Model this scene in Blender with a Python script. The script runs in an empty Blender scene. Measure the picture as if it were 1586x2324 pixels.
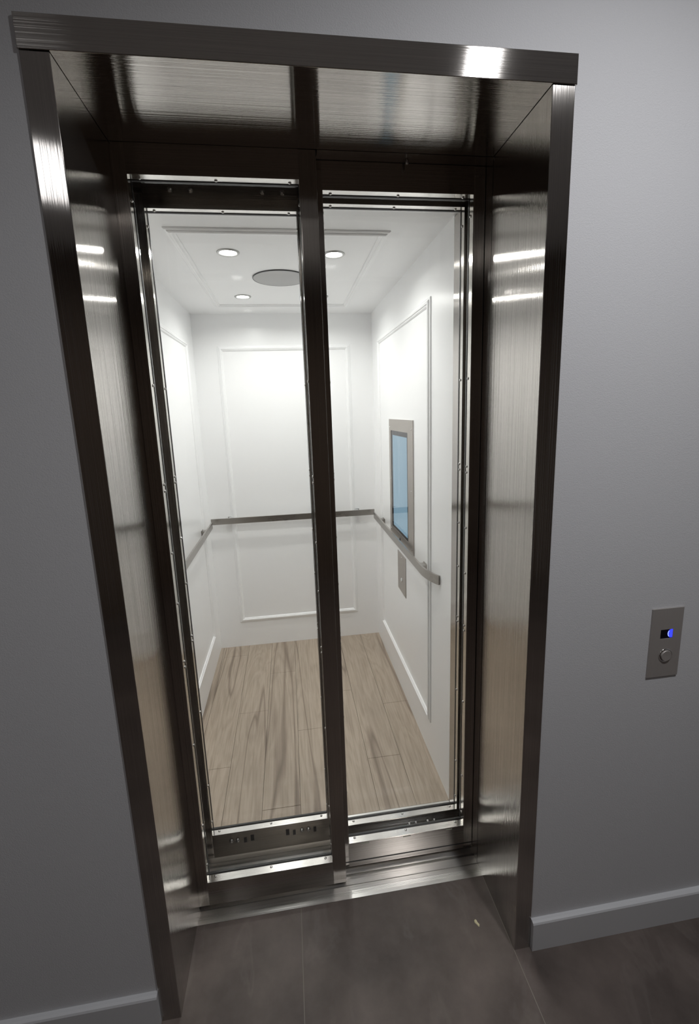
import bpy, bmesh, math, random
from mathutils import Vector, Matrix
random.seed(7)
C = bpy.context.scene.collection
SC = bpy.context.scene

# ---------------------------------------------------------------- camera
f_px, u0, v0 = 1011.42, 792.58, 1124.70
cd = bpy.data.cameras.new('camera'); cam = bpy.data.objects.new('camera', cd); C.objects.link(cam)
Rt = Vector((0.98988412, -0.137774, -0.03387857))
Fw = Vector((0.12911852, 0.97376801, -0.18736134))
Up = Vector((0.05880339, 0.18109167, 0.98170666))
m = Matrix((( Rt.x, Up.x, -Fw.x, -0.0993), (Rt.y, Up.y, -Fw.y, -0.9674), (Rt.z, Up.z, -Fw.z, 1.5742), (0, 0, 0, 1)))
cam.matrix_world = m
cd.sensor_fit = 'HORIZONTAL'; cd.sensor_width = 36; cd.lens = 36 * f_px / 1586
cd.shift_x = (793 - u0) / 1586; cd.shift_y = (v0 - 1162) / 1586
cd.clip_start = 0.02; cd.clip_end = 50
SC.camera = cam

# ---------------------------------------------------------------- world, lights, exposure
w = bpy.data.worlds.new('world'); SC.world = w; w.use_nodes = True
w.node_tree.nodes['Background'].inputs[0].default_value = (0.6, 0.65, 0.75, 1)
w.node_tree.nodes['Background'].inputs[1].default_value = 0.0
SC.view_settings.view_transform = 'Standard'; SC.view_settings.look = 'None'
SC.view_settings.gamma = 1; SC.view_settings.exposure = 0.0; SC.view_settings.use_curve_mapping = False
SC.cycles.max_bounces = 16; SC.cycles.diffuse_bounces = 8; SC.cycles.glossy_bounces = 8
SC.cycles.transparent_max_bounces = 24
SC.cycles.use_denoising = True
SC.cycles.blur_glossy = 0.0
SC.cycles.sample_clamp_indirect = 20.0

def area(name, loc, size, power, color=(1, 1, 1), rot=(0, 0, 0), spread=180, shape='DISK'):
    l = bpy.data.lights.new(name, 'AREA'); l.shape = shape; l.size = size; l.energy = power
    l.color = color; l.spread = math.radians(spread)
    o = bpy.data.objects.new(name, l); C.objects.link(o); o.location = loc; o.rotation_euler = rot
    return o
CAB_P = 2.55
CAB_COL = (1.0, 0.985, 0.965)
DOWN = [(-0.280, 0.885), (0.120, 0.893), (-0.286, 1.537), (0.115, 1.537)]
ZC = 2.171
for i, (x, y) in enumerate(DOWN):
    area('cab_downlight_lamp', (x, y, ZC - 0.0052), 0.044, CAB_P, CAB_COL, spread=160)
area('hall_lamp', (0.66, -0.82, 2.70), 0.10, 15.0, (0.975, 0.98, 1.0), spread=160)
area('hall_lamp', (-1.20, -1.50, 2.70), 0.60, 4.5, (0.98, 0.98, 1.0), spread=160)

# ---------------------------------------------------------------- materials
def nt(name):
    mt = bpy.data.materials.new(name); mt.use_nodes = True
    n = mt.node_tree.nodes; l = mt.node_tree.links
    return mt, n, l, n['Principled BSDF']
def flat(name, col, rough=0.5, metal=0.0, spec=0.5):
    mt, n, l, b = nt(name)
    b.inputs['Base Color'].default_value = (*col, 1); b.inputs['Roughness'].default_value = rough
    b.inputs['Metallic'].default_value = metal; b.inputs['Specular IOR Level'].default_value = spec
    return mt
def painted(name, col, rough, bump=0.0, scale=300, spec=0.5):
    mt, n, l, b = nt(name)
    b.inputs['Base Color'].default_value = (*col, 1); b.inputs['Roughness'].default_value = rough
    b.inputs['Specular IOR Level'].default_value = spec
    tc = n.new('ShaderNodeTexCoord'); nz = n.new('ShaderNodeTexNoise')
    nz.inputs['Scale'].default_value = scale; nz.inputs['Detail'].default_value = 3
    l.new(tc.outputs['Object'], nz.inputs['Vector'])
    bp = n.new('ShaderNodeBump'); bp.inputs['Strength'].default_value = bump; bp.inputs['Distance'].default_value = 0.001
    l.new(nz.outputs['Fac'], bp.inputs['Height']); l.new(bp.outputs['Normal'], b.inputs['Normal'])
    return mt
def brushed(name, axis, col=(0.50, 0.475, 0.45), rough=0.125, aniso=1.0, streak=0.25, groove=0.00034):
    """stainless steel brushed along `axis`: the highlight spreads across the brushing"""
    mt, n, l, b = nt(name)
    b.inputs['Metallic'].default_value = 1.0
    b.inputs['Roughness'].default_value = rough
    b.inputs['Anisotropic'].default_value = aniso; b.inputs['Anisotropic Rotation'].default_value = 0.25
    tc = n.new('ShaderNodeTexCoord'); mp = n.new('ShaderNodeMapping')
    sc = [600, 600, 600]; sc['XYZ'.index(axis)] = 3
    mp.inputs['Scale'].default_value = sc
    nz = n.new('ShaderNodeTexNoise'); nz.inputs['Scale'].default_value = 1; nz.inputs['Detail'].default_value = 4
    l.new(tc.outputs['Object'], mp.inputs['Vector']); l.new(mp.outputs[0], nz.inputs['Vector'])
    mr = n.new('ShaderNodeMapRange'); mr.inputs['To Min'].default_value = 1 - streak; mr.inputs['To Max'].default_value = 1 + streak
    l.new(nz.outputs['Fac'], mr.inputs['Value'])
    mx = n.new('ShaderNodeVectorMath'); mx.operation = 'SCALE'; mx.inputs[0].default_value = col
    l.new(mr.outputs[0], mx.inputs['Scale']); l.new(mx.outputs[0], b.inputs['Base Color'])
    tv = {'X': (1, 0, 0), 'Y': (0, 1, 0), 'Z': (0, 0, 1)}[axis]
    cb = n.new('ShaderNodeCombineXYZ')
    for i in range(3): cb.inputs[i].default_value = tv[i]
    l.new(cb.outputs[0], b.inputs['Tangent'])
    # the brushing itself: grooves that tilt the surface only across the grain
    ms = n.new('ShaderNodeMapping'); s2 = [350, 350, 350]; s2['XYZ'.index(axis)] = 1.5
    ms.inputs['Scale'].default_value = s2; l.new(tc.outputs['Object'], ms.inputs['Vector'])
    ng = n.new('ShaderNodeTexNoise'); ng.inputs['Scale'].default_value = 1; ng.inputs['Detail'].default_value = 1
    l.new(ms.outputs[0], ng.inputs['Vector'])
    bg = n.new('ShaderNodeBump'); bg.inputs['Strength'].default_value = 1.0; bg.inputs['Distance'].default_value = groove
    l.new(ng.outputs['Fac'], bg.inputs['Height']); l.new(bg.outputs['Normal'], b.inputs['Normal'])
    # large soft smudges change the gloss a little
    n2 = n.new('ShaderNodeTexNoise'); n2.inputs['Scale'].default_value = 5; n2.inputs['Detail'].default_value = 2
    l.new(tc.outputs['Object'], n2.inputs['Vector'])
    m2 = n.new('ShaderNodeMapRange'); m2.inputs['To Min'].default_value = rough * 0.85; m2.inputs['To Max'].default_value = rough * 1.15
    l.new(n2.outputs['Fac'], m2.inputs['Value']); l.new(m2.outputs[0], b.inputs['Roughness'])
    return mt

M = {}
M['wall'] = painted('painted_wall', (0.60, 0.60, 0.615), 0.6, 0.5, 420, 0.3)
M['hall_dark'] = painted('hall_wall_paint', (0.13, 0.095, 0.07), 0.7, 0.1)
M['hall_side'] = painted('hall_side_paint', (0.7, 0.7, 0.71), 0.7, 0.1)
M['ceil'] = painted('hall_ceiling_paint', (0.82, 0.82, 0.82), 0.8, 0.1)
M['base'] = painted('baseboard_paint', (0.60, 0.605, 0.62), 0.45, 0.05)
M['cab'] = painted('cab_satin_white', (0.90, 0.905, 0.91), 0.28, 0.06, 160, 0.5)
M['cabceil'] = painted('cab_ceiling_white', (0.90, 0.905, 0.91), 0.45, 0.05, 160, 0.4)
M['steelZ'] = brushed('steel_brushed_upright', 'Z')
M['steelX'] = brushed('steel_brushed_across', 'X')
M['steelY'] = brushed('steel_brushed_depth', 'Y')
M['doorZ'] = brushed('door_steel_upright', 'Z', (0.42, 0.385, 0.35), 0.20)
M['doorX'] = brushed('door_steel_across', 'X', (0.42, 0.385, 0.35), 0.20)
M['beadZ'] = brushed('bead_steel_upright', 'Z', (0.62, 0.60, 0.56), 0.14, 0.7, 0.08)
M['beadX'] = brushed('bead_steel_across', 'X', (0.74, 0.72, 0.69), 0.20, 0.7, 0.08)
M['sill'] = brushed('aluminium_sill', 'X', (0.66, 0.65, 0.63), 0.30, 0.8, 0.15)
M['railX'] = brushed('handrail_steel_across', 'X', (0.42, 0.40, 0.375), 0.28, 0.5, 0.1)
M['railY'] = brushed('handrail_steel_depth', 'Y', (0.42, 0.40, 0.375), 0.28, 0.5, 0.1)
M['plate'] = brushed('plate_steel', 'Z', (0.52, 0.49, 0.46), 0.50, 0.3, 0.05)
M['callplate'] = brushed('call_plate_steel', 'Z', (0.42, 0.39, 0.37), 0.5, 0.2, 0.05)
M['callplate'].node_tree.nodes['Principled BSDF'].inputs['Metallic'].default_value = 0.45
M['screw'] = flat('screw_steel', (0.75, 0.74, 0.72), 0.18, 1.0)
M['chrome'] = flat('chrome', (0.8, 0.8, 0.8), 0.08, 1.0)
M['ring'] = flat('satin_nickel', (0.42, 0.42, 0.41), 0.3, 0.7)
M['black'] = flat('black_rubber', (0.012, 0.012, 0.012), 0.5)
M['shaft'] = flat('shaft_dark', (0.05, 0.05, 0.05), 0.8)
M['darksteel'] = flat('dark_steel', (0.06, 0.06, 0.062), 0.35, 0.6)
M['white'] = flat('white_plastic', (0.8, 0.8, 0.79), 0.4)
M['speaker'] = flat('speaker_grille', (0.46, 0.46, 0.46), 0.55)
M['film'] = flat('protective_film', (0.45, 0.47, 0.38), 0.5)

# thin clear glass: transparent with a mirror share by angle
mt = bpy.data.materials.new('clear_glass'); mt.use_nodes = True
n = mt.node_tree.nodes; l = mt.node_tree.links; n.clear()
o_ = n.new('ShaderNodeOutputMaterial'); tr = n.new('ShaderNodeBsdfTransparent'); gl = n.new('ShaderNodeBsdfGlossy')
tr.inputs[0].default_value = (0.985, 0.99, 0.985, 1); gl.inputs['Roughness'].default_value = 0.03
lw = n.new('ShaderNodeLayerWeight'); lw.inputs['Blend'].default_value = 0.5
pw = n.new('ShaderNodeMath'); pw.operation = 'POWER'; pw.inputs[1].default_value = 5
ma = n.new('ShaderNodeMath'); ma.operation = 'MULTIPLY_ADD'; ma.inputs[1].default_value = 0.9; ma.inputs[2].default_value = 0.04
mx = n.new('ShaderNodeMixShader')
l.new(lw.outputs['Facing'], pw.inputs[0]); l.new(pw.outputs[0], ma.inputs[0]); l.new(ma.outputs[0], mx.inputs[0])
l.new(tr.outputs[0], mx.inputs[1]); l.new(gl.outputs[0], mx.inputs[2]); l.new(mx.outputs[0], o_.inputs[0])
M['glass'] = mt

def emit(name, col, s):
    mt, n, l, b = nt(name)
    b.inputs['Base Color'].default_value = (0.02, 0.02, 0.02, 1)
    b.inputs['Emission Color'].default_value = (*col, 1); b.inputs['Emission Strength'].default_value = s
    b.inputs['Roughness'].default_value = 0.05
    return mt
M['lens'] = emit('lamp_lens', (1, 0.985, 0.955), 45)
M['screen'] = emit('lit_screen', (0.30, 0.50, 0.66), 0.62)
M['blueled'] = emit('blue_led', (0.02, 0.03, 1.0), 2.6)
M['bluerim'] = emit('blue_led_bright', (0.35, 0.45, 1.0), 2.0)
M['displayglass'] = flat('display_black', (0.004, 0.004, 0.01), 0.08)

# oak planks
mt, n, l, b = nt('oak_planks')
tc = n.new('ShaderNodeTexCoord'); at = n.new('ShaderNodeAttribute'); at.attribute_name = 'plank'
off = n.new('ShaderNodeVectorMath'); off.operation = 'SCALE'; off.inputs['Scale'].default_value = 13.0
l.new(at.outputs['Vector'], off.inputs[0])
add = n.new('ShaderNodeVectorMath'); add.operation = 'ADD'
l.new(tc.outputs['Object'], add.inputs[0]); l.new(off.outputs[0], add.inputs[1])
mp = n.new('ShaderNodeMapping'); mp.inputs['Scale'].default_value = (1.0, 0.13, 1.0); l.new(add.outputs[0], mp.inputs['Vector'])
n1 = n.new('ShaderNodeTexNoise'); n1.inputs['Scale'].default_value = 6.5; n1.inputs['Detail'].default_value = 4; n1.inputs['Distortion'].default_value = 1.2
l.new(mp.outputs[0], n1.inputs['Vector'])
# contour bands of a stretched noise = cathedral grain
mul = n.new('ShaderNodeMath'); mul.operation = 'MULTIPLY'; mul.inputs[1].default_value = 64
l.new(n1.outputs['Fac'], mul.inputs[0])
sn = n.new('ShaderNodeMath'); sn.operation = 'SINE'; l.new(mul.outputs[0], sn.inputs[0])
mp2 = n.new('ShaderNodeMapping'); mp2.inputs['Scale'].default_value = (1.0, 0.035, 1.0); l.new(add.outputs[0], mp2.inputs['Vector'])
n2 = n.new('ShaderNodeTexNoise'); n2.inputs['Scale'].default_value = 120; n2.inputs['Detail'].default_value = 5
l.new(mp2.outputs[0], n2.inputs['Vector'])
mp3 = n.new('ShaderNodeMapping'); mp3.inputs['Scale'].default_value = (1.0, 0.06, 1.0); l.new(add.outputs[0], mp3.inputs['Vector'])
n3 = n.new('ShaderNodeTexNoise'); n3.inputs['Scale'].default_value = 7; n3.inputs['Detail'].default_value = 2; n3.inputs['Distortion'].default_value = 0.25
l.new(mp3.outputs[0], n3.inputs['Vector'])
# dark heartwood streaks: thin band of n3
sb = n.new('ShaderNodeMath'); sb.operation = 'SUBTRACT'; sb.inputs[1].default_value = 0.58; l.new(n3.outputs['Fac'], sb.inputs[0])
ab = n.new('ShaderNodeMath'); ab.operation = 'ABSOLUTE'; l.new(sb.outputs[0], ab.inputs[0])
st = n.new('ShaderNodeMapRange'); st.inputs['From Min'].default_value = 0.0; st.inputs['From Max'].default_value = 0.022
st.inputs['To Min'].default_value = 1.0; st.inputs['To Max'].default_value = 0.0; l.new(ab.outputs[0], st.inputs['Value'])
g1 = n.new('ShaderNodeMapRange'); g1.inputs['From Min'].default_value = -1; g1.inputs['To Min'].default_value = 0.0; g1.inputs['To Max'].default_value = 0.36
l.new(sn.outputs[0], g1.inputs['Value'])
g2 = n.new('ShaderNodeMapRange'); g2.inputs['From Min'].default_value = 0.38; g2.inputs['From Max'].default_value = 0.68; g2.inputs['To Min'].default_value = 0.0; g2.inputs['To Max'].default_value = 0.62
l.new(n2.outputs['Fac'], g2.inputs['Value'])
s0 = n.new('ShaderNodeMath'); s0.operation = 'ADD'; l.new(g1.outputs[0], s0.inputs[0]); l.new(g2.outputs[0], s0.inputs[1])
sx = n.new('ShaderNodeSeparateXYZ'); l.new(at.outputs['Vector'], sx.inputs[0])
gs = n.new('ShaderNodeMapRange'); gs.inputs['From Max'].default_value = 3.0; gs.inputs['To Min'].default_value = 0.45; gs.inputs['To Max'].default_value = 1.3
l.new(sx.outputs['X'], gs.inputs['Value'])
s1 = n.new('ShaderNodeMath'); s1.operation = 'MULTIPLY'; l.new(s0.outputs[0], s1.inputs[0]); l.new(gs.outputs[0], s1.inputs[1])
cr = n.new('ShaderNodeValToRGB'); l.new(s1.outputs[0], cr.inputs['Fac'])
cr.color_ramp.elements[0].position = 0.05; cr.color_ramp.elements[0].color = (0.49, 0.405, 0.32, 1)
cr.color_ramp.elements[1].position = 0.95; cr.color_ramp.elements[1].color = (0.165, 0.122, 0.088, 1)
dk = n.new('ShaderNodeMix'); dk.data_type = 'RGBA'
sf = n.new('ShaderNodeMath'); sf.operation = 'MULTIPLY'; sf.inputs[1].default_value = 0.7; l.new(st.outputs[0], sf.inputs[0])
l.new(sf.outputs[0], dk.inputs['Factor']); l.new(cr.outputs[0], dk.inputs[6]); dk.inputs[7].default_value = (0.16, 0.115, 0.085, 1)
hs = n.new('ShaderNodeHueSaturation')
vr = n.new('ShaderNodeMapRange'); vr.inputs['To Min'].default_value = 0.90; vr.inputs['To Max'].default_value = 1.12
l.new(sx.outputs['Z'], vr.inputs['Value']); l.new(vr.outputs[0], hs.inputs['Value']); l.new(dk.outputs[2], hs.inputs['Color'])
hs.inputs['Saturation'].default_value = 0.95
l.new(hs.outputs[0], b.inputs['Base Color']); b.inputs['Roughness'].default_value = 0.38; b.inputs['Specular IOR Level'].default_value = 0.4
bp = n.new('ShaderNodeBump'); bp.inputs['Strength'].default_value = 0.15; bp.inputs['Distance'].default_value = 0.0008
l.new(s1.outputs[0], bp.inputs['Height']); l.new(bp.outputs[0], b.inputs['Normal'])
M['oak'] = mt

# hall floor: dark taupe stone-look tiles with pale wisps and thin grout
mt, n, l, b = nt('hall_tile')
tc = n.new('ShaderNodeTexCoord')
na = n.new('ShaderNodeTexNoise'); na.inputs['Scale'].default_value = 4.5; na.inputs['Detail'].default_value = 7; na.inputs['Roughness'].default_value = 0.6
l.new(tc.outputs['Object'], na.inputs['Vector'])
cr = n.new('ShaderNodeValToRGB'); l.new(na.outputs['Fac'], cr.inputs['Fac'])
cr.color_ramp.elements[0].position = 0.30; cr.color_ramp.elements[0].color = (0.070, 0.056, 0.050, 1)
cr.color_ramp.elements[1].position = 0.75; cr.color_ramp.elements[1].color = (0.165, 0.134, 0.120, 1)
mpv = n.new('ShaderNodeMapping'); mpv.inputs['Scale'].default_value = (2.6, 1.0, 1); mpv.inputs['Rotation'].default_value = (0, 0, 0.35)
l.new(tc.outputs['Object'], mpv.inputs['Vector'])
nv = n.new('ShaderNodeTexNoise'); nv.inputs['Scale'].default_value = 3.0; nv.inputs['Detail'].default_value = 5; nv.inputs['Distortion'].default_value = 0.8
l.new(mpv.outputs[0], nv.inputs['Vector'])
sb = n.new('ShaderNodeMath'); sb.operation = 'SUBTRACT'; sb.inputs[1].default_value = 0.60; l.new(nv.outputs['Fac'], sb.inputs[0])
ab = n.new('ShaderNodeMath'); ab.operation = 'ABSOLUTE'; l.new(sb.outputs[0], ab.inputs[0])
sv = n.new('ShaderNodeMapRange'); sv.inputs['From Max'].default_value = 0.05; sv.inputs['To Min'].default_value = 0.08; sv.inputs['To Max'].default_value = 0.0
l.new(ab.outputs[0], sv.inputs['Value'])
mv = n.new('ShaderNodeMix'); mv.data_type = 'RGBA'; l.new(sv.outputs[0], mv.inputs['Factor']); l.new(cr.outputs[0], mv.inputs[6]); mv.inputs[7].default_value = (0.34, 0.30, 0.275, 1)
# grout lines every 0.6 m across and 1.2 m deep
sp = n.new('ShaderNodeSeparateXYZ'); l.new(tc.outputs['Object'], sp.inputs[0])
def grout(sock, size, shift, half):
    a = n.new('ShaderNodeMath'); a.operation = 'ADD'; a.inputs[1].default_value = shift; l.new(sock, a.inputs[0])
    q = n.new('ShaderNodeMath'); q.operation = 'PINGPONG'; q.inputs[1].default_value = size / 2; l.new(a.outputs[0], q.inputs[0])
    c = n.new('ShaderNodeMath'); c.operation = 'LESS_THAN'; c.inputs[1].default_value = half; l.new(q.outputs[0], c.inputs[0])
    return c
gx = grout(sp.outputs['X'], 0.6165, 0.1455 + 0.6165 * 8, 0.0011); gy = grout(sp.outputs['Y'], 1.22, 0.75 + 1.22 * 4, 0.0011)
gm = n.new('ShaderNodeMath'); gm.operation = 'MAXIMUM'; l.new(gx.outputs[0], gm.inputs[0]); l.new(gy.outputs[0], gm.inputs[1])
mg = n.new('ShaderNodeMix'); mg.data_type = 'RGBA'; l.new(gm.outputs[0], mg.inputs['Factor']); l.new(mv.outputs[2], mg.inputs[6]); mg.inputs[7].default_value = (0.19, 0.165, 0.145, 1)
l.new(mg.outputs[2], b.inputs['Base Color']); b.inputs['Roughness'].default_value = 0.48; b.inputs['Specular IOR Level'].default_value = 0.3
bp = n.new('ShaderNodeBump'); bp.inputs['Strength'].default_value = 0.2; bp.inputs['Distance'].default_value = 0.001
l.new(na.outputs['Fac'], bp.inputs['Height']); l.new(bp.outputs[0], b.inputs['Normal'])
M['tile'] = mt

# ---------------------------------------------------------------- mesh helpers
def B():
    return bmesh.new()
def box(bm, x0, x1, y0, y1, z0, z1, bev=0.0):
    vs = [bm.verts.new(p) for p in ((x0, y0, z0), (x1, y0, z0), (x1, y1, z0), (x0, y1, z0), (x0, y0, z1), (x1, y0, z1), (x1, y1, z1), (x0, y1, z1))]
    fs = [bm.faces.new([vs[i] for i in q]) for q in ((0, 3, 2, 1), (4, 5, 6, 7), (0, 1, 5, 4), (1, 2, 6, 5), (2, 3, 7, 6), (3, 0, 4, 7))]
    if bev > 0:
        es = list({e for f in fs for e in f.edges})
        bmesh.ops.bevel(bm, geom=es, offset=bev, segments=2, profile=0.6, affect='EDGES')
    return bm
def prism(bm, pts, axis, a0, a1):
    """extrude a 2D outline along axis ('X','Y','Z'); pts in the other two axes, in order"""
    def P(p, a):
        return {'X': (a, p[0], p[1]), 'Y': (p[0], a, p[1]), 'Z': (p[0], p[1], a)}[axis]
    A = [bm.verts.new(P(p, a0)) for p in pts]; D = [bm.verts.new(P(p, a1)) for p in pts]
    k = len(pts)
    bm.faces.new(A[::-1]); bm.faces.new(D)
    for i in range(k): bm.faces.new((A[i], A[(i + 1) % k], D[(i + 1) % k], D[i]))
    bmesh.ops.recalc_face_normals(bm, faces=bm.faces)
    return bm
def lathe(bm, prof, seg=32, mat=Matrix()):
    """prof: list of (r, h); about local Z, then transformed by mat"""
    rings = []
    for r, h in prof:
        if r < 1e-6: rings.append([bm.verts.new(mat @ Vector((0, 0, h)))])
        else: rings.append([bm.verts.new(mat @ Vector((r * math.cos(2 * math.pi * i / seg), r * math.sin(2 * math.pi * i / seg), h))) for i in range(seg)])
    for a, b_ in zip(rings, rings[1:]):
        for i in range(seg):
            j = (i + 1) % seg
            if len(a) == 1 and len(b_) == 1: continue
            if len(a) == 1: bm.faces.new((a[0], b_[i], b_[j]))
            elif len(b_) == 1: bm.faces.new((a[i], a[j], b_[0]))
            else: bm.faces.new((a[i], a[j], b_[j], b_[i]))
    bmesh.ops.recalc_face_normals(bm, faces=bm.faces)
    return bm
def obj(name, bm, mat, parent=None, loc=None, smooth=False):
    me = bpy.data.meshes.new(name); bm.to_mesh(me); bm.free()
    o = bpy.data.objects.new(name, me); C.objects.link(o); me.materials.append(M[mat])
    if smooth:
        for p in me.polygons: p.use_smooth = True
    if parent: o.parent = parent
    if loc: o.location = loc
    return o
def thing(name, label, cat, loc=(0, 0, 0), group=None):
    o = bpy.data.objects.new(name, None); C.objects.link(o); o.empty_display_size = 0.05; o.location = loc
    o['label'] = label; o['category'] = cat; o['kind'] = 'thing'
    if group: o['group'] = group
    return o
def struct(name, bm, mat, label=None, cat=None):
    o = obj(name, bm, mat); o['kind'] = 'structure'
    if label: o['label'] = label
    if cat: o['category'] = cat
    return o
def shift_children(root):
    """children were built in world coordinates: keep them there under a moved root"""
    inv = Matrix.Translation(-Vector(root.location))
    for ch in [c for c in bpy.data.objects if c.parent == root]:
        ch.matrix_parent_inverse = inv

# orientation helpers for small round parts
def face_to(d):
    return Vector((0, 0, 1)).rotation_difference(Vector(d)).to_matrix().to_4x4()

# ================================================================ HALL
HI, HO, HT, H = 0.4710, 0.5205, 2.206, 2.260
WY = 0.004   # face of the hall wall
DL, DR = 0.263, 0.308
YS = 0.217
XL, XR, YB = -0.635, 0.466, 1.947

bm = B()
box(bm, -2.3, -0.505, WY, 0.25, 0, 2.75); box(bm, 0.505, 2.6, WY, 0.25, 0, 2.75); box(bm, -0.505, 0.505, WY, 0.25, 2.245, 2.75)
struct('wall_front', bm, 'wall', 'light grey painted wall the elevator opening is set in', 'wall')
bm = B(); box(bm, -2.3, 2.6, -2.6, WY, -0.05, 0.0); box(bm, -HI, HI, WY, YS, -0.05, 0)
struct('floor', bm, 'tile', 'dark taupe tiled hall floor in front of the elevator', 'floor')
bm = B(); box(bm, -2.3, 2.6, -2.6, 0.25, 2.75, 2.8); struct('ceiling', bm, 'ceil')
bm = B(); box(bm, -2.3, 2.6, -2.7, -2.6, 0, 2.75); struct('wall_back', bm, 'hall_dark')
bm = B(); box(bm, -2.4, -2.3, -2.6, 0.25, 0, 2.75); struct('wall_left', bm, 'hall_side')
bm = B(); box(bm, 2.6, 2.7, -2.6, 0.25, 0, 2.75); struct('wall_right', bm, 'hall_side')
bb = [(WY, 0), (WY, 0.1005), (-0.004, 0.1000), (-0.0090, 0.0975), (-0.0113, 0.0930), (-0.0113, 0)]
bm = B(); prism(bm, bb, 'X', -2.3, -HO - 0.0005); struct('baseboard_left', bm, 'base', 'grey painted baseboard left of the elevator frame', 'baseboard')
bm = B(); prism(bm, bb, 'X', HO + 0.0005, 2.6); struct('baseboard_right', bm, 'base', 'grey painted baseboard right of the elevator frame', 'baseboard')

# shaft walls behind the hall wall
bm = B(); box(bm, -1.45, -1.40, 0.25, 2.2, -0.3, 2.75); box(bm, 1.0, 1.05, 0.25, 2.2, -0.3, 2.75); box(bm, -1.45, 1.05, 2.2, 2.25, -0.3, 2.75)
box(bm, -1.45, 1.05, 0.25, 2.25, 2.75, 2.8); box(bm, -1.45, 1.05, 0.25, 2.25, -0.35, -0.3)
struct('wall_shaft', bm, 'shaft')

# ================================================================ ENTRANCE FRAME
fr = thing('door_frame_surround', 'brushed stainless steel frame lining the elevator opening in the grey wall', 'door frame')
t = 0.004
def jamb(s):
    bm = B()
    xs = sorted((s * HI, s * HO)); 
    # face return to the wall, then the deep reveal plate
    pts = [(s * HO, WY - 0.0004), (s * HO, 0.0), (s * HI, 0.0), (s * HI, DL - 0.001), (s * (HI + t), DL - 0.001), (s * (HI + t), t - 0.0001), (s * (HO - 0.001), t - 0.0001), (s * (HO - 0.001), WY - 0.0004)]
    pts = [(s * HO, WY - 0.0003), (s * HO, 0.0), (s * HI, 0.0), (s * HI, DL - 0.0015), (s * (HI + t), DL - 0.0015), (s * (HI + t), WY - 0.0003)]
    prism(bm, pts, 'Z', 0.0, HT - 0.0015)
    es = [e for e in bm.edges if abs(e.verts[0].co.y) < 1e-5 and abs(e.verts[1].co.y) < 1e-5 and abs(e.verts[0].co.z - e.verts[1].co.z) > 1]
    bmesh.ops.bevel(bm, geom=es, offset=0.0015, segments=3, profile=0.5, affect='EDGES')
    return obj('jamb', bm, 'steelZ', fr)
jamb(-1); jamb(1)
bm = B()
pts = [(WY - 0.0003, H), (-0.003, H), (-0.003, HT), (DL - 0.0015, HT), (DL - 0.0015, HT + t), (WY - 0.0003, HT + t)]
prism(bm, pts, 'X', -HO - 0.001, HO + 0.002)
bmesh.ops.bevel(bm, geom=[e for e in bm.edges if abs(e.verts[0].co.y + 0.003) < 1e-5 and abs(e.verts[1].co.y + 0.003) < 1e-5], offset=0.0012, segments=3, profile=0.5, affect='EDGES')
for v in bm.verts:      # the soffit return is only as wide as the opening
    if v.co.y > WY + 0.001 or (v.co.z > HT + t - 1e-4 and v.co.z < HT + t + 1e-4):
        v.co.x = max(-HI - 0.0, min(HI + 0.0, v.co.x))
obj('header', bm, 'steelX', fr)
bm = B(); box(bm, HI, HI + t, DL + 0.0015, 0.352, 0.0, HT); obj('strike_post', bm, 'steelZ', fr)
bm = B(); box(bm, -HI, HI, DL + 0.046, 0.352, HT + 0.002, HT + 0.006); box(bm, 0.013, HI, DL + 0.0015, DL + 0.0455, HT, HT + 0.004); obj('transom', bm, 'doorX', fr)
bm = B(); box(bm, -HI, HI, 0.250, 0.262, HT + 0.008, 2.40); obj('header_backing', bm, 'black', fr)
bm = B(); lathe(bm, [(0, 0), (0.0042, 0.0), (0.0042, 0.010), (0.003, 0.013), (0, 0.013)], 20, Matrix.Translation((0.2475, 0.290, HT)) @ face_to((0, 0, -1)))
o = obj('door_stop', bm, 'screw', fr, smooth=True); o['label'] = 'small metal stop pin under the soffit'

# ================================================================ SILLS
def sill(name, label, y0, y1, grooves, top=0.0, x0=-HI, x1=HI):
    s = thing(name, label, 'door sill')
    pts = [(y0, -0.03), (y0, top)]
    for a, b_, d in grooves: pts += [(a, top), (a, top - d), (b_, top - d), (b_, top)]
    pts += [(y1, top), (y1, -0.03)]
    bm = B(); prism(bm, pts, 'X', x0, x1); obj('sill_plate', bm, 'sill', s)
    return s
fine = [(YS + 0.014 + 0.0035 * k, YS + 0.0152 + 0.0035 * k, 0.001) for k in range(4)]
s1 = sill('landing_sill', 'grooved aluminium threshold between the tiles and the outer glass doors', YS + 0.0005, 0.352,
     fine + [(0.2580, 0.2610, 0.008), (0.288, 0.2960, 0.024), (0.318, 0.3215, 0.006), (0.3255, 0.3285, 0.012), (0.334, 0.337, 0.003)])
s2 = sill('car_sill', 'aluminium threshold at the edge of the lit cab, behind the outer doors', 0.372, 0.522,
     [(0.395, 0.4025, 0.012), (0.412, 0.414, 0.003), (0.438, 0.4455, 0.012), (0.466, 0.468, 0.003), (0.505, 0.507, 0.002)], x0=-0.60, x1=0.464)

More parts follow.
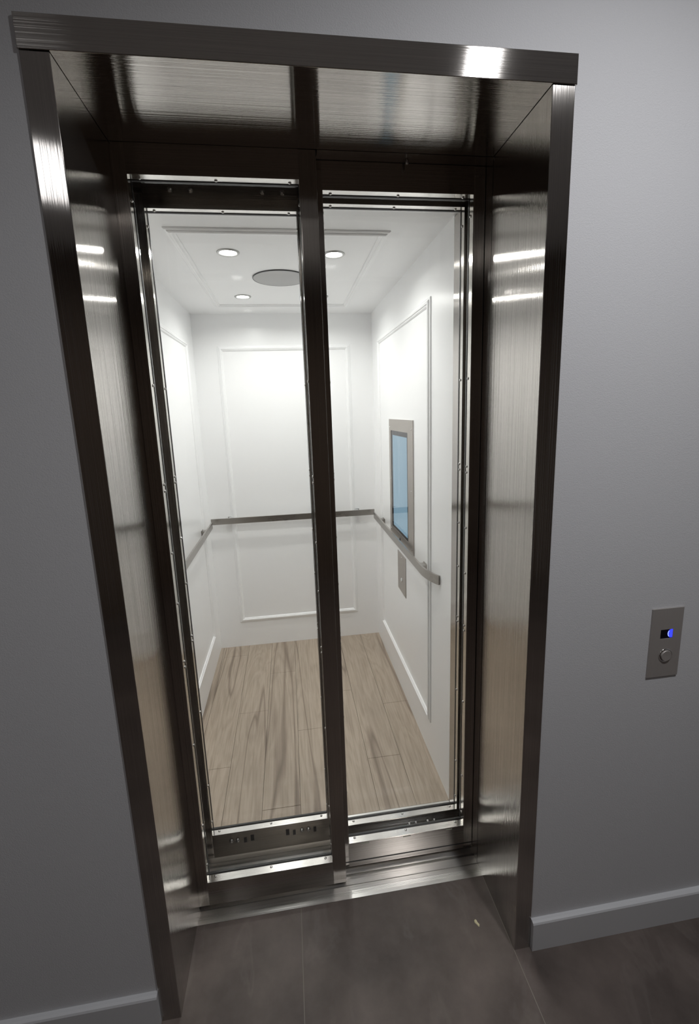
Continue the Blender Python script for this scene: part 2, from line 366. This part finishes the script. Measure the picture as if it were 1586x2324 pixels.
# ================================================================ GLAZED DOOR PANELS
def screw(parent, p, d, r=0.0042):
    bm = B(); lathe(bm, [(r, -0.0004), (r, 0.0008), (r * 0.86, r * 0.42), (r * 0.5, r * 0.62), (0, r * 0.68)], 12, face_to(d))
    o = obj('screw', bm, 'screw', parent, smooth=True); o.location = p
    return o
SCREW_Z = [2.090, 1.655, 1.394, 1.376, 1.200, 1.050, 0.869, 0.851, 0.590, 0.300, 0.150]
def door_panel(label, x0, x1, gx0, gx1, y, z0, z1, gz0, gz1, group, depth=0.036, gdepth=0.028):
    p = thing('sliding_glass_door', label, 'door', ((x0 + x1) / 2, y + depth / 2, z0), group)
    yb = y + depth
    bm = B(); box(bm, x0, gx0, y, yb, z0, z1, 0.0012); obj('stile', bm, 'doorZ', p)
    bm = B(); box(bm, gx1, x1, y, yb, z0, z1, 0.0012); obj('stile', bm, 'doorZ', p)
    e = 0.0
    bm = B(); box(bm, gx0 + e, gx1 - e, y, yb, gz1, z1); obj('top_rail', bm, 'doorX', p)
    br = B(); box(br, gx0 + e, gx1 - e, y, yb, z0, gz0); br_o = obj('bottom_rail', br, 'doorX', p)
    # glazing beads line the opening on both faces of the glass
    bt = 0.0018
    yg = y + gdepth
    def beads(ya, yb_, nm, side):
        mX, mZ = ('beadX', 'beadZ') if side == 0 else ('darksteel', 'darksteel')
        bm = B(); box(bm, gx0 + bt, gx1 - bt, ya, yb_, gz0, gz0 + bt); b0 = obj(nm, bm, 'beadX', p)
        bm = B(); box(bm, gx0 + bt, gx1 - bt, ya, yb_, gz1 - bt, gz1); b1 = obj(nm, bm, mX, p)
        bm = B(); box(bm, gx0, gx0 + bt, ya, yb_, gz0, gz1); b2 = obj(nm, bm, mZ, p)
        bm = B(); box(bm, gx1 - bt, gx1, ya, yb_, gz0, gz1); b3 = obj(nm, bm, mZ, p)
        return b0, b1, b2, b3
    b0, b1, b2, b3 = beads(y + 0.0008, yg - 0.001, 'glazing_bead', 0)
    ys = yg - 0.009
    for fx in (0.058, 0.5, 0.942):
        xx = gx0 + (gx1 - gx0) * fx
        screw(b0, (xx, ys, gz0 + bt), (0, 0, 1)); screw(b1, (xx, ys, gz1 - bt), (0, 0, -1))
    for z in SCREW_Z:
        screw(b2, (gx0 + bt, ys, z), (1, 0, 0)); screw(b3, (gx1 - bt, ys, z), (-1, 0, 0))
    bm = B()
    g = 0.0045
    box(bm, gx0 + bt, gx1 - bt, yg - 0.001, yg + 0.0066, gz0, gz0 + g); box(bm, gx0 + bt, gx1 - bt, yg - 0.001, yg + 0.0066, gz1 - 0.0035, gz1)
    box(bm, gx0, gx0 + bt + 0.001, yg - 0.001, yg + 0.0066, gz0, gz1); box(bm, gx1 - bt - 0.001, gx1, yg - 0.001, yg + 0.0066, gz0, gz1)
    obj('gasket', bm, 'black', p)
    bm = B(); box(bm, gx0 + 0.004, gx1 - 0.004, yg, yg + 0.005, gz0 + 0.006, gz1 - 0.006); obj('glass_pane', bm, 'glass', p)
    return p, br_o
GR = 'outer glass doors'
pL, brL = door_panel('outer steel-framed glass door panel at the left, standing in front', -0.500, 0.0095, -0.4395, -0.0335, DL, 0.012, 2.235, 0.098, 2.1405, GR)
pR, brR = door_panel('outer steel-framed glass door panel at the right, set slightly back', -0.030, 0.4700, 0.0255, 0.4390, DR, 0.016, 2.2050, 0.109, 2.1385, GR)
GC = 'inner glass doors of the cab'
qR, brCR = door_panel('inner glass door panel of the lit cab, right half with a screwed steel frame', -0.030, 0.4640, 0.0320, 0.4430, 0.380, 0.012, 2.200, 0.1045, 2.1370, GC, depth=0.0315, gdepth=0.0245)
qL, brCL = door_panel('inner glass door panel of the lit cab, left half, set furthest back', -0.520, 0.0120, -0.4490, -0.0350, 0.4225, 0.012, 2.200, 0.1045, 2.1325, GC, depth=0.0315, gdepth=0.0245)
# hanger bolts on the top rail and gib slots on the bottom rail of the inner panels
for pnl, y, xs in ((qL, 0.4225, (-0.376, -0.322, -0.129, -0.075)), (qR, 0.380, (0.10, 0.154, 0.33, 0.384))):
    for x in xs:
        bm = B(); lathe(bm, [(0.008, 0), (0.008, 0.001), (0.0055, 0.0015), (0.0055, 0.006), (0.004, 0.0072), (0, 0.0078)], 6, face_to((0, -1, 0)))
        obj('hanger_bolt', bm, 'screw', pnl, (x, y, 2.178)); 
for x in (-0.384, -0.362, -0.132, -0.108):
    bm = B(); lathe(bm, [(0.0078, 0), (0.0078, 0.001), (0.0052, 0.0015), (0.0052, 0.005), (0, 0.006)], 16, face_to((0, -1, 0)))
    obj('gib_bolt', bm, 'screw', qL, (x, 0.4225, 0.073), True)
for x in (-0.310, -0.184):
    bm = B(); box(bm, x - 0.006, x + 0.006, 0.4219, 0.4224, 0.062, 0.086); obj('gib_slot', bm, 'black', qL)
for x in (-0.335, -0.160, -0.085):
    bm = B(); box(bm, x - 0.005, x + 0.005, 0.4205, 0.4224, 0.060, 0.078, 0.0005); obj('gib_tab', bm, 'darksteel', qL)
for x in (0.26, 0.285, 0.33, 0.355):
    bm = B(); lathe(bm, [(0.0078, 0), (0.0078, 0.001), (0.0052, 0.0015), (0.0052, 0.005), (0, 0.006)], 16, face_to((0, -1, 0)))
    obj('gib_bolt', bm, 'screw', qR, (x, 0.380, 0.073), True)
for x, ln in ((0.083, 0.03), (0.232, 0.028), (0.385, 0.022)):
    bm = B(); box(bm, x - ln / 2, x + ln / 2, DR - 0.0006, DR - 0.0001, 0.1035, 0.1065); o = obj('film_scrap', bm, 'film', pR); o['label'] = 'scrap of pale protective film'
# lower recess line on the outer right panel
bm = B(); box(bm, 0.011, 0.4695, DR - 0.0008, DR - 0.0001, 0.0345, 0.0375); obj('seam', bm, 'black', pR)
for r_ in (pL, pR, qR, qL): shift_children(r_)

# ================================================================ CAB
def struct_cab(name, args, mat, label=None, cat=None):
    bm = B(); box(bm, *args); return struct(name, bm, mat, label, cat)
struct_cab('wall_cab_left', (XL - 0.03, XL, 0.525, YB + 0.03, 0, ZC), 'cab', 'white panelled left wall inside the elevator cab', 'wall')
struct_cab('wall_cab_right', (XR, XR + 0.03, 0.525, YB + 0.03, 0, ZC), 'cab', 'white panelled right wall inside the elevator cab', 'wall')
struct_cab('wall_cab_back', (XL, XR, YB, YB + 0.03, 0, ZC), 'cab', 'white panelled back wall inside the elevator cab', 'wall')
# cab ceiling with round holes for the downlights
bm = B()
seg = 32; RH = 0.0335
bx0, bx1, by0, by1 = XL - 0.03, XR + 0.03, 0.4665, YB + 0.03
xs = [bx0] + [-0.36, -0.20, 0.04, 0.20] + [bx1]; ys = [by0] + [0.81, 0.97, 1.457, 1.617] + [by1]
for i in range(5):
    for j in range(5):
        cx = None
        if i in (1, 3) and j in (1, 3):
            hx = [d for d in DOWN if xs[i] < d[0] < xs[i + 1] and ys[j] < d[1] < ys[j + 1]][0]
            ring = []; outer = []
            for k in range(seg):
                a = 2 * math.pi * (k + 0.5) / seg
                dx, dy = math.cos(a), math.sin(a)
                ring.append(bm.verts.new((hx[0] + RH * dx, hx[1] + RH * dy, ZC)))
                tx = ((xs[i + 1] if dx > 0 else xs[i]) - hx[0]) / dx; ty = ((ys[j + 1] if dy > 0 else ys[j]) - hx[1]) / dy
                tt = min(tx, ty); outer.append(bm.verts.new((hx[0] + tt * dx, hx[1] + tt * dy, ZC)))
            cs = {}
            for k in range(seg):
                k2 = (k + 1) % seg
                a_, b2_ = outer[k].co, outer[k2].co
                f_ = [ring[k], ring[k2], outer[k2]]
                if abs(a_.x - b2_.x) > 1e-6 and abs(a_.y - b2_.y) > 1e-6:
                    mx_, my_ = (a_.x + b2_.x) / 2, (a_.y + b2_.y) / 2
                    cxn = xs[i + 1] if mx_ > hx[0] else xs[i]; cyn = ys[j + 1] if my_ > hx[1] else ys[j]
                    f_.append(bm.verts.new((cxn, cyn, ZC)))
                f_.append(outer[k]); bm.faces.new(f_)
        else:
            v = [bm.verts.new(q) for q in ((xs[i], ys[j], ZC), (xs[i], ys[j + 1], ZC), (xs[i + 1], ys[j + 1], ZC), (xs[i + 1], ys[j], ZC))]
            bm.faces.new(v)
box(bm, bx0, bx1, by0, by1, ZC + 0.05, ZC + 0.07)
for a in ((bx0, bx1, by0, by0 + 0.002), (bx0, bx1, by1 - 0.002, by1), (bx0, bx0 + 0.002, by0, by1), (bx1 - 0.002, bx1, by0, by1)):
    box(bm, *a, ZC + 0.0002, ZC + 0.05)
struct('ceiling_cab', bm, 'cabceil', 'white ceiling inside the elevator cab', 'ceiling')

# planked cab floor
cols = [(-0.665, -0.600), (-0.600, -0.445), (-0.445, -0.290), (-0.290, -0.135), (-0.135, 0.020), (0.020, 0.178), (0.178, 0.330), (0.330, 0.496)]
cuts = [[1.05], [0.858, 1.82], [1.225], [0.603, 1.573], [1.040], [1.32], [0.797], [1.168]]
bm = B(); fl = bm.faces.layers.float_vector.new('plank') if hasattr(bm.faces.layers, 'float_vector') else None
vals = []
for (a, b_), cu in zip(cols, cuts):
    yy = [0.5225] + cu + [YB + 0.03]
    for c0, c1 in zip(yy, yy[1:]):
        g = 0.0009
        v = [bm.verts.new(q) for q in ((a + g, c0 + g, 0), (b_ - g, c0 + g, 0), (b_ - g, c1 - g, 0), (a + g, c1 - g, 0), (a, c0, -0.005), (b_, c0, -0.005), (b_, c1, -0.005), (a, c1, -0.005), (a, c0, -0.02), (b_, c0, -0.02), (b_, c1, -0.02), (a, c1, -0.02))]
        for q in ((0, 1, 2, 3), (0, 4, 5, 1), (1, 5, 6, 2), (2, 6, 7, 3), (3, 7, 4, 0), (11, 10, 9, 8), (4, 8, 9, 5), (5, 9, 10, 6), (6, 10, 11, 7), (7, 11, 8, 4)): bm.faces.new([v[i] for i in q])
        vals += [(random.random() * 3, random.random() * 3, random.random())] * 10
me = bpy.data.meshes.new('floor_cab'); bm.to_mesh(me); bm.free()
at_ = me.attributes.new('plank', 'FLOAT_VECTOR', 'FACE')
for i, v in enumerate(vals): at_.data[i].vector = v
o = bpy.data.objects.new('floor_cab', me); C.objects.link(o); me.materials.append(M['oak'])
o['kind'] = 'structure'; o['label'] = 'pale oak plank floor inside the elevator cab'; o['category'] = 'floor'

# picture-frame mouldings: stepped profile swept round a rectangle, mitred corners
PROF = [(0, 0), (0.0, 0.0035), (0.004, 0.006), (0.009, 0.0065), (0.011, 0.010), (0.016, 0.0125), (0.022, 0.012), (0.0245, 0.008), (0.0275, 0.0075), (0.031, 0.004), (0.032, 0)]
def frame_moulding(name, to3, a0, a1, b0, b1, label):
    """outer rectangle a0..a1 x b0..b1 on a wall; to3(a,b,h) gives world space"""
    bm = B(); rings = []
    for ca, cb, sa, sb_ in ((a0, b0, 1, 1), (a1, b0, -1, 1), (a1, b1, -1, -1), (a0, b1, 1, -1)):
        rings.append([bm.verts.new(to3(ca + sa * w_, cb + sb_ * w_, h_)) for w_, h_ in PROF])
    for i in range(4):
        A, D = rings[i], rings[(i + 1) % 4]
        for k in range(len(PROF) - 1): bm.faces.new((A[k], A[k + 1], D[k + 1], D[k]))
        bm.faces.new((A[-1], A[0], D[0], D[-1]))
    bmesh.ops.recalc_face_normals(bm, faces=bm.faces)
    return struct(name, bm, 'cab', label, 'moulding')
frame_moulding('trim_1', lambda a, b_, h: (a, YB - h, b_), -0.494, 0.322, 0.176, 1.986, 'white picture-frame moulding on the cab back wall')
frame_moulding('trim_2', lambda a, b_, h: (XR - h, a, b_), 0.757, 1.752, 0.176, 1.986, 'white picture-frame moulding on the cab right wall')
frame_moulding('trim_3', lambda a, b_, h: (XL + h, a, b_), 0.757, 1.752, 0.176, 1.986, 'white picture-frame moulding on the cab left wall')
frame_moulding('trim_4', lambda a, b_, h: (a, b_, ZC - h), -0.458, 0.290, 0.655, 1.737, 'white picture-frame moulding on the cab ceiling')

# cab front columns and light block
col_ = thing('cab_door_column', 'brushed steel return post beside the right inner door, at the end of the white wall', 'door post', (0.48, 0.49, 0), 'cab door posts')
bm = B(); box(bm, XR - 0.0005, XR + 0.03, 0.414, 0.5245, 0.0, ZC - 0.006); obj('post', bm, 'steelZ', col_); shift_children(col_)
col2 = thing('cab_door_column', 'brushed steel return post beside the left inner door', 'door post', (-0.55, 0.49, 0), 'cab door posts')
bm = B(); box(bm, XL - 0.03, -0.470, 0.4665, 0.5245, 0.0, ZC - 0.001); obj('post', bm, 'steelZ', col2); shift_children(col2)
bm = B(); box(bm, -0.665, 0.60, 0.37, 0.46, 2.203, 2.30); box(bm, -0.665, 0.60, 0.3655, 0.3695, 2.19, 2.30); struct('light_block_cab', bm, 'shaft')  # unseen header box added to stop light leaking over the inner doors

# downlights
def downlight(x, y, label):
    d = thing('recessed_downlight', label, 'ceiling light', (x, y, ZC), 'cab ceiling downlights')
    bm = B(); lathe(bm, [(0.0310, 0.002), (0.0318, -0.0020), (0.0345, -0.0045), (0.0385, -0.0045), (0.0418, -0.0020), (0.0422, 0.0), (0.0340, 0.0)], 40); obj('trim_ring', bm, 'ring', d, smooth=True)
    bm = B(); lathe(bm, [(0.0326, 0.0), (0.0302, 0.010), (0.0302, 0.012), (0.0332, 0.001)], 40); obj('reflector', bm, 'white', d, smooth=True)
    bm = B(); lathe(bm, [(0, -0.0042), (0.010, -0.0038), (0.019, -0.0024), (0.0260, 0.0), (0.0288, 0.003), (0.0288, 0.018), (0, 0.018)], 32); obj('lens', bm, 'lens', d)
    return d
for (x, y), lb in zip(DOWN, ('lit round downlight in the cab ceiling, front left', 'lit round downlight in the cab ceiling, front right beside the middle door post',
                             'lit round downlight in the cab ceiling, rear left', 'lit round downlight in the cab ceiling, rear right behind the middle door post')):
    downlight(x, y, lb)
sp_ = thing('ceiling_speaker', 'flat round grey speaker grille in the middle of the cab ceiling', 'speaker', (-0.092, 1.205, ZC))
bm = B(); lathe(bm, [(0, -0.0045), (0.117, -0.0045), (0.1185, -0.003)], 64); obj('grille', bm, 'speaker', sp_, smooth=False)
bm = B(); lathe(bm, [(0.1185, -0.0045), (0.1205, -0.0045), (0.1215, -0.003), (0.1215, 0), (0.1185, 0), (0.1185, -0.0045)], 64); obj('rim', bm, 'darksteel', sp_, smooth=False)

# handrails
RZ0, RZ1 = 0.883, 0.921
def bar(path, th=0.008):
    """flat bar following a plan path of points; returns bmesh"""
    bm = B(); P_ = [Vector(p) for p in path]; L_, R_ = [], []
    for i, p in enumerate(P_):
        d = (P_[min(i + 1, len(P_) - 1)] - P_[max(i - 1, 0)]).normalized(); nrm = Vector((-d.y, d.x)) * th / 2
        L_.append(p + nrm); R_.append(p - nrm)
    outline = L_ + R_[::-1]
    A = [bm.verts.new((q.x, q.y, RZ0)) for q in outline]; D = [bm.verts.new((q.x, q.y, RZ1)) for q in outline]
    k = len(outline); h_ = len(P_)
    for i in range(h_ - 1):
        bm.faces.new((A[i], A[i + 1], A[k - 2 - i], A[k - 1 - i])); bm.faces.new((D[i], D[i + 1], D[k - 2 - i], D[k - 1 - i]))
    for i in range(k): bm.faces.new((A[i], A[(i + 1) % k], D[(i + 1) % k], D[i]))
    bmesh.ops.recalc_face_normals(bm, faces=bm.faces)
    return bm
def side_rail(s, label):
    xw = XR if s > 0 else XL
    off = 0.038
    x = xw - s * off
    path = [(x, 1.81), (x, 0.78)]
    for k in range(1, 9):
        a = math.radians(6 * k); path.append((x + s * 0.13 * (1 - math.cos(a)) * 0.78, 0.78 - 0.15 * math.sin(a) * 1.25))
    r = thing('handrail', label, 'handrail', (xw, 1.2, RZ0), 'cab handrails')
    obj('bar', bar(path), 'railY', r)
    for yb_ in (1.68, 0.83):
        bm = B(); xa, xb = sorted((xw - s * 0.0005, xw - s * (off - 0.0045))); box(bm, xa, xb, yb_ - 0.020, yb_ + 0.020, RZ0 - 0.006, RZ1 - 0.016, 0.001)
        xa, xb = sorted((xw - s * 0.0005, xw - s * 0.0045)); box(bm, xa, xb, yb_ - 0.024, yb_ + 0.024, RZ0 - 0.010, RZ1 - 0.012, 0.001)
        obj('bracket', bm, 'railY', r)
    shift_children(r)
side_rail(1, 'flat steel handrail on the right cab wall, its near end bent to the wall')
side_rail(-1, 'flat steel handrail on the left cab wall')
r = thing('handrail', 'flat steel handrail across the back wall of the cab', 'handrail', (-0.085, YB, RZ0), 'cab handrails')
obj('bar', bar([(-0.617, YB - 0.048), (0.446, YB - 0.048)]), 'railX', r)
for xb_ in (-0.494, 0.330):
    bm = B(); box(bm, xb_ - 0.012, xb_ + 0.012, YB - 0.0435, YB - 0.0005, RZ0 + 0.006, RZ1 - 0.002, 0.001); box(bm, xb_ - 0.02, xb_ + 0.02, YB - 0.0045, YB - 0.0005, RZ0 - 0.001, RZ1 + 0.001, 0.001)
    obj('bracket', bm, 'chrome', r)
shift_children(r)

# control screen on the right wall
xw = XR
cs = thing('control_screen', 'tall steel-framed touch screen with a pale blue display on the right cab wall', 'control panel', (xw, 1.245, 0.860))
def frame_plate(x0, x1, y0, y1, z0, z1, oy0, oy1, oz0, oz1):
    bm = B()
    for a in ((y0, y1, oz1, z1), (y0, y1, z0, oz0), (y0, oy0, oz0, oz1), (oy1, y1, oz0, oz1)): box(bm, x0, x1, *a)
    return bm
obj('bezel', frame_plate(xw - 0.005, xw - 0.0005, 1.008, 1.484, 0.860, 1.521, 1.098, 1.440, 0.923, 1.461), 'plate', cs)
obj('border', frame_plate(xw - 0.0035, xw - 0.0006, 1.0985, 1.4395, 0.9235, 1.4605, 1.115, 1.410, 0.938, 1.437), 'displayglass', cs)
bm = B(); box(bm, xw - 0.003, xw - 0.0006, 1.115, 1.410, 0.938, 1.437); o = obj('display', bm, 'screen', cs); o['label'] = 'pale blue lit display'
for y in (1.035, 1.462):
    for z in (1.478, 1.190, 0.905): screw(cs, (xw - 0.005, y, z), (-1, 0, 0), 0.004)
bm = B(); lathe(bm, [(0, 0.0), (0.009, 0.0), (0.009, 0.003), (0.004, 0.003), (0.004, 0.0012), (0, 0.0012)], 20, face_to((-1, 0, 0))); obj('key_switch', bm, 'darksteel', cs, (xw - 0.005, 1.262, 0.892), True)
shift_children(cs)
sw = thing('switch_plate', 'narrow steel plate with a small button, below the handrail on the right cab wall', 'switch plate', (xw, 1.247, 0.598))
bm = B(); box(bm, xw - 0.003, xw - 0.0005, 1.165, 1.330, 0.598, 0.815, 0.0008); obj('plate', bm, 'plate', sw)
screw(sw, (xw - 0.003, 1.247, 0.795), (-1, 0, 0), 0.004)
bm = B(); lathe(bm, [(0.013, 0), (0.013, 0.002), (0.010, 0.004), (0.007, 0.0045), (0, 0.0045)], 24, face_to((-1, 0, 0))); obj('button', bm, 'chrome', sw, (xw - 0.003, 1.247, 0.668), True)
shift_children(sw)

# ================================================================ HALL CALL STATION
cp = thing('call_button_plate', 'steel call station with blue display and round button on the grey wall', 'call button', (0.8625, WY, 0.841))
y0_, y1_ = WY - 0.004, WY - 0.0005
bm = B()
px0, px1, pz0, pz1 = 0.817, 0.908, 0.841, 1.037
dx0, dx1, dz0, dz1 = 0.8455, 0.8815, 0.9515, 0.9775
for a in ((px0, px1, dz1, pz1), (px0, px1, pz0, dz0), (px0, dx0, dz0, dz1), (dx1, px1, dz0, dz1)): box(bm, a[0], a[1], y0_, y1_, a[2], a[3])
obj('plate', bm, 'callplate', cp)
bm = B(); box(bm, dx0, dx1, y0_ + 0.0012, y1_, dz0, dz1); obj('display', bm, 'displayglass', cp)
# the lit right part of the display: a rounded blue patch with a brighter crescent
def arc_plate(cx, cz, rx, rz, a0, a1, y0, y1, extra=()):
    bm = B(); pts = [(cx + rx * math.cos(math.radians(a0 + (a1 - a0) * k / 20)), cz + rz * math.sin(math.radians(a0 + (a1 - a0) * k / 20))) for k in range(21)] + list(extra)
    return prism(bm, pts, 'Y', y0, y1)
bm = arc_plate(0.8785, 0.9650, 0.0110, 0.0118, 105, 255, y0_ + 0.0008, y0_ + 0.0011, ((0.8812, 0.9536), (0.8812, 0.9768)))
o = obj('lit_symbol', bm, 'blueled', cp); o['label'] = 'glowing blue symbol'
bm = B(); pts = [(0.8785 + 0.0110 * math.cos(math.radians(a)), 0.9650 + 0.0118 * math.sin(math.radians(a))) for a in range(135, 231, 8)] + [(0.8785 + 0.0096 * math.cos(math.radians(a)), 0.9650 + 0.0108 * math.sin(math.radians(a))) for a in range(230, 134, -8)]
prism(bm, pts, 'Y', y0_ + 0.0004, y0_ + 0.0007); o = obj('lit_edge', bm, 'bluerim', cp)
bm = B(); lathe(bm, [(0.0155, 0), (0.0195, 0), (0.0195, 0.0015), (0.0175, 0.003), (0.0155, 0.0012), (0.0155, 0)], 40, face_to((0, -1, 0))); obj('button_ring', bm, 'chrome', cp, (0.8655, y0_, 0.9035), True)
bm = B(); lathe(bm, [(0.0150, 0), (0.0150, 0.0045), (0.0142, 0.0055), (0.0, 0.0050)], 40, face_to((0, -1, 0))); obj('button', bm, 'callplate', cp, (0.8655, y0_, 0.9035), False)
shift_children(cp)

# small pale crumb on the tiles
bm = B()
pts = [(0, 0.010), (0.003, 0.006), (0.004, 0.0), (0.0075, -0.006), (0.004, -0.012), (0.001, -0.010), (-0.002, -0.004), (-0.006, 0.001), (-0.005, 0.007)]
prism(bm, pts, 'Z', 0.0, 0.0018)
for v in bm.verts:
    if v.co.z > 0.001: v.co.z += 0.001 * math.sin(v.co.x * 900); v.co.x *= 0.8; v.co.y *= 0.85
M['crumb'] = flat('dry_leaf', (0.62, 0.56, 0.36), 0.7)
o = obj('leaf_crumb', bm, 'crumb'); o.location = (0.392, 0.085, 0.0002); o['label'] = 'small pale yellow scrap lying on the dark tiles by the right jamb'; o['category'] = 'debris'
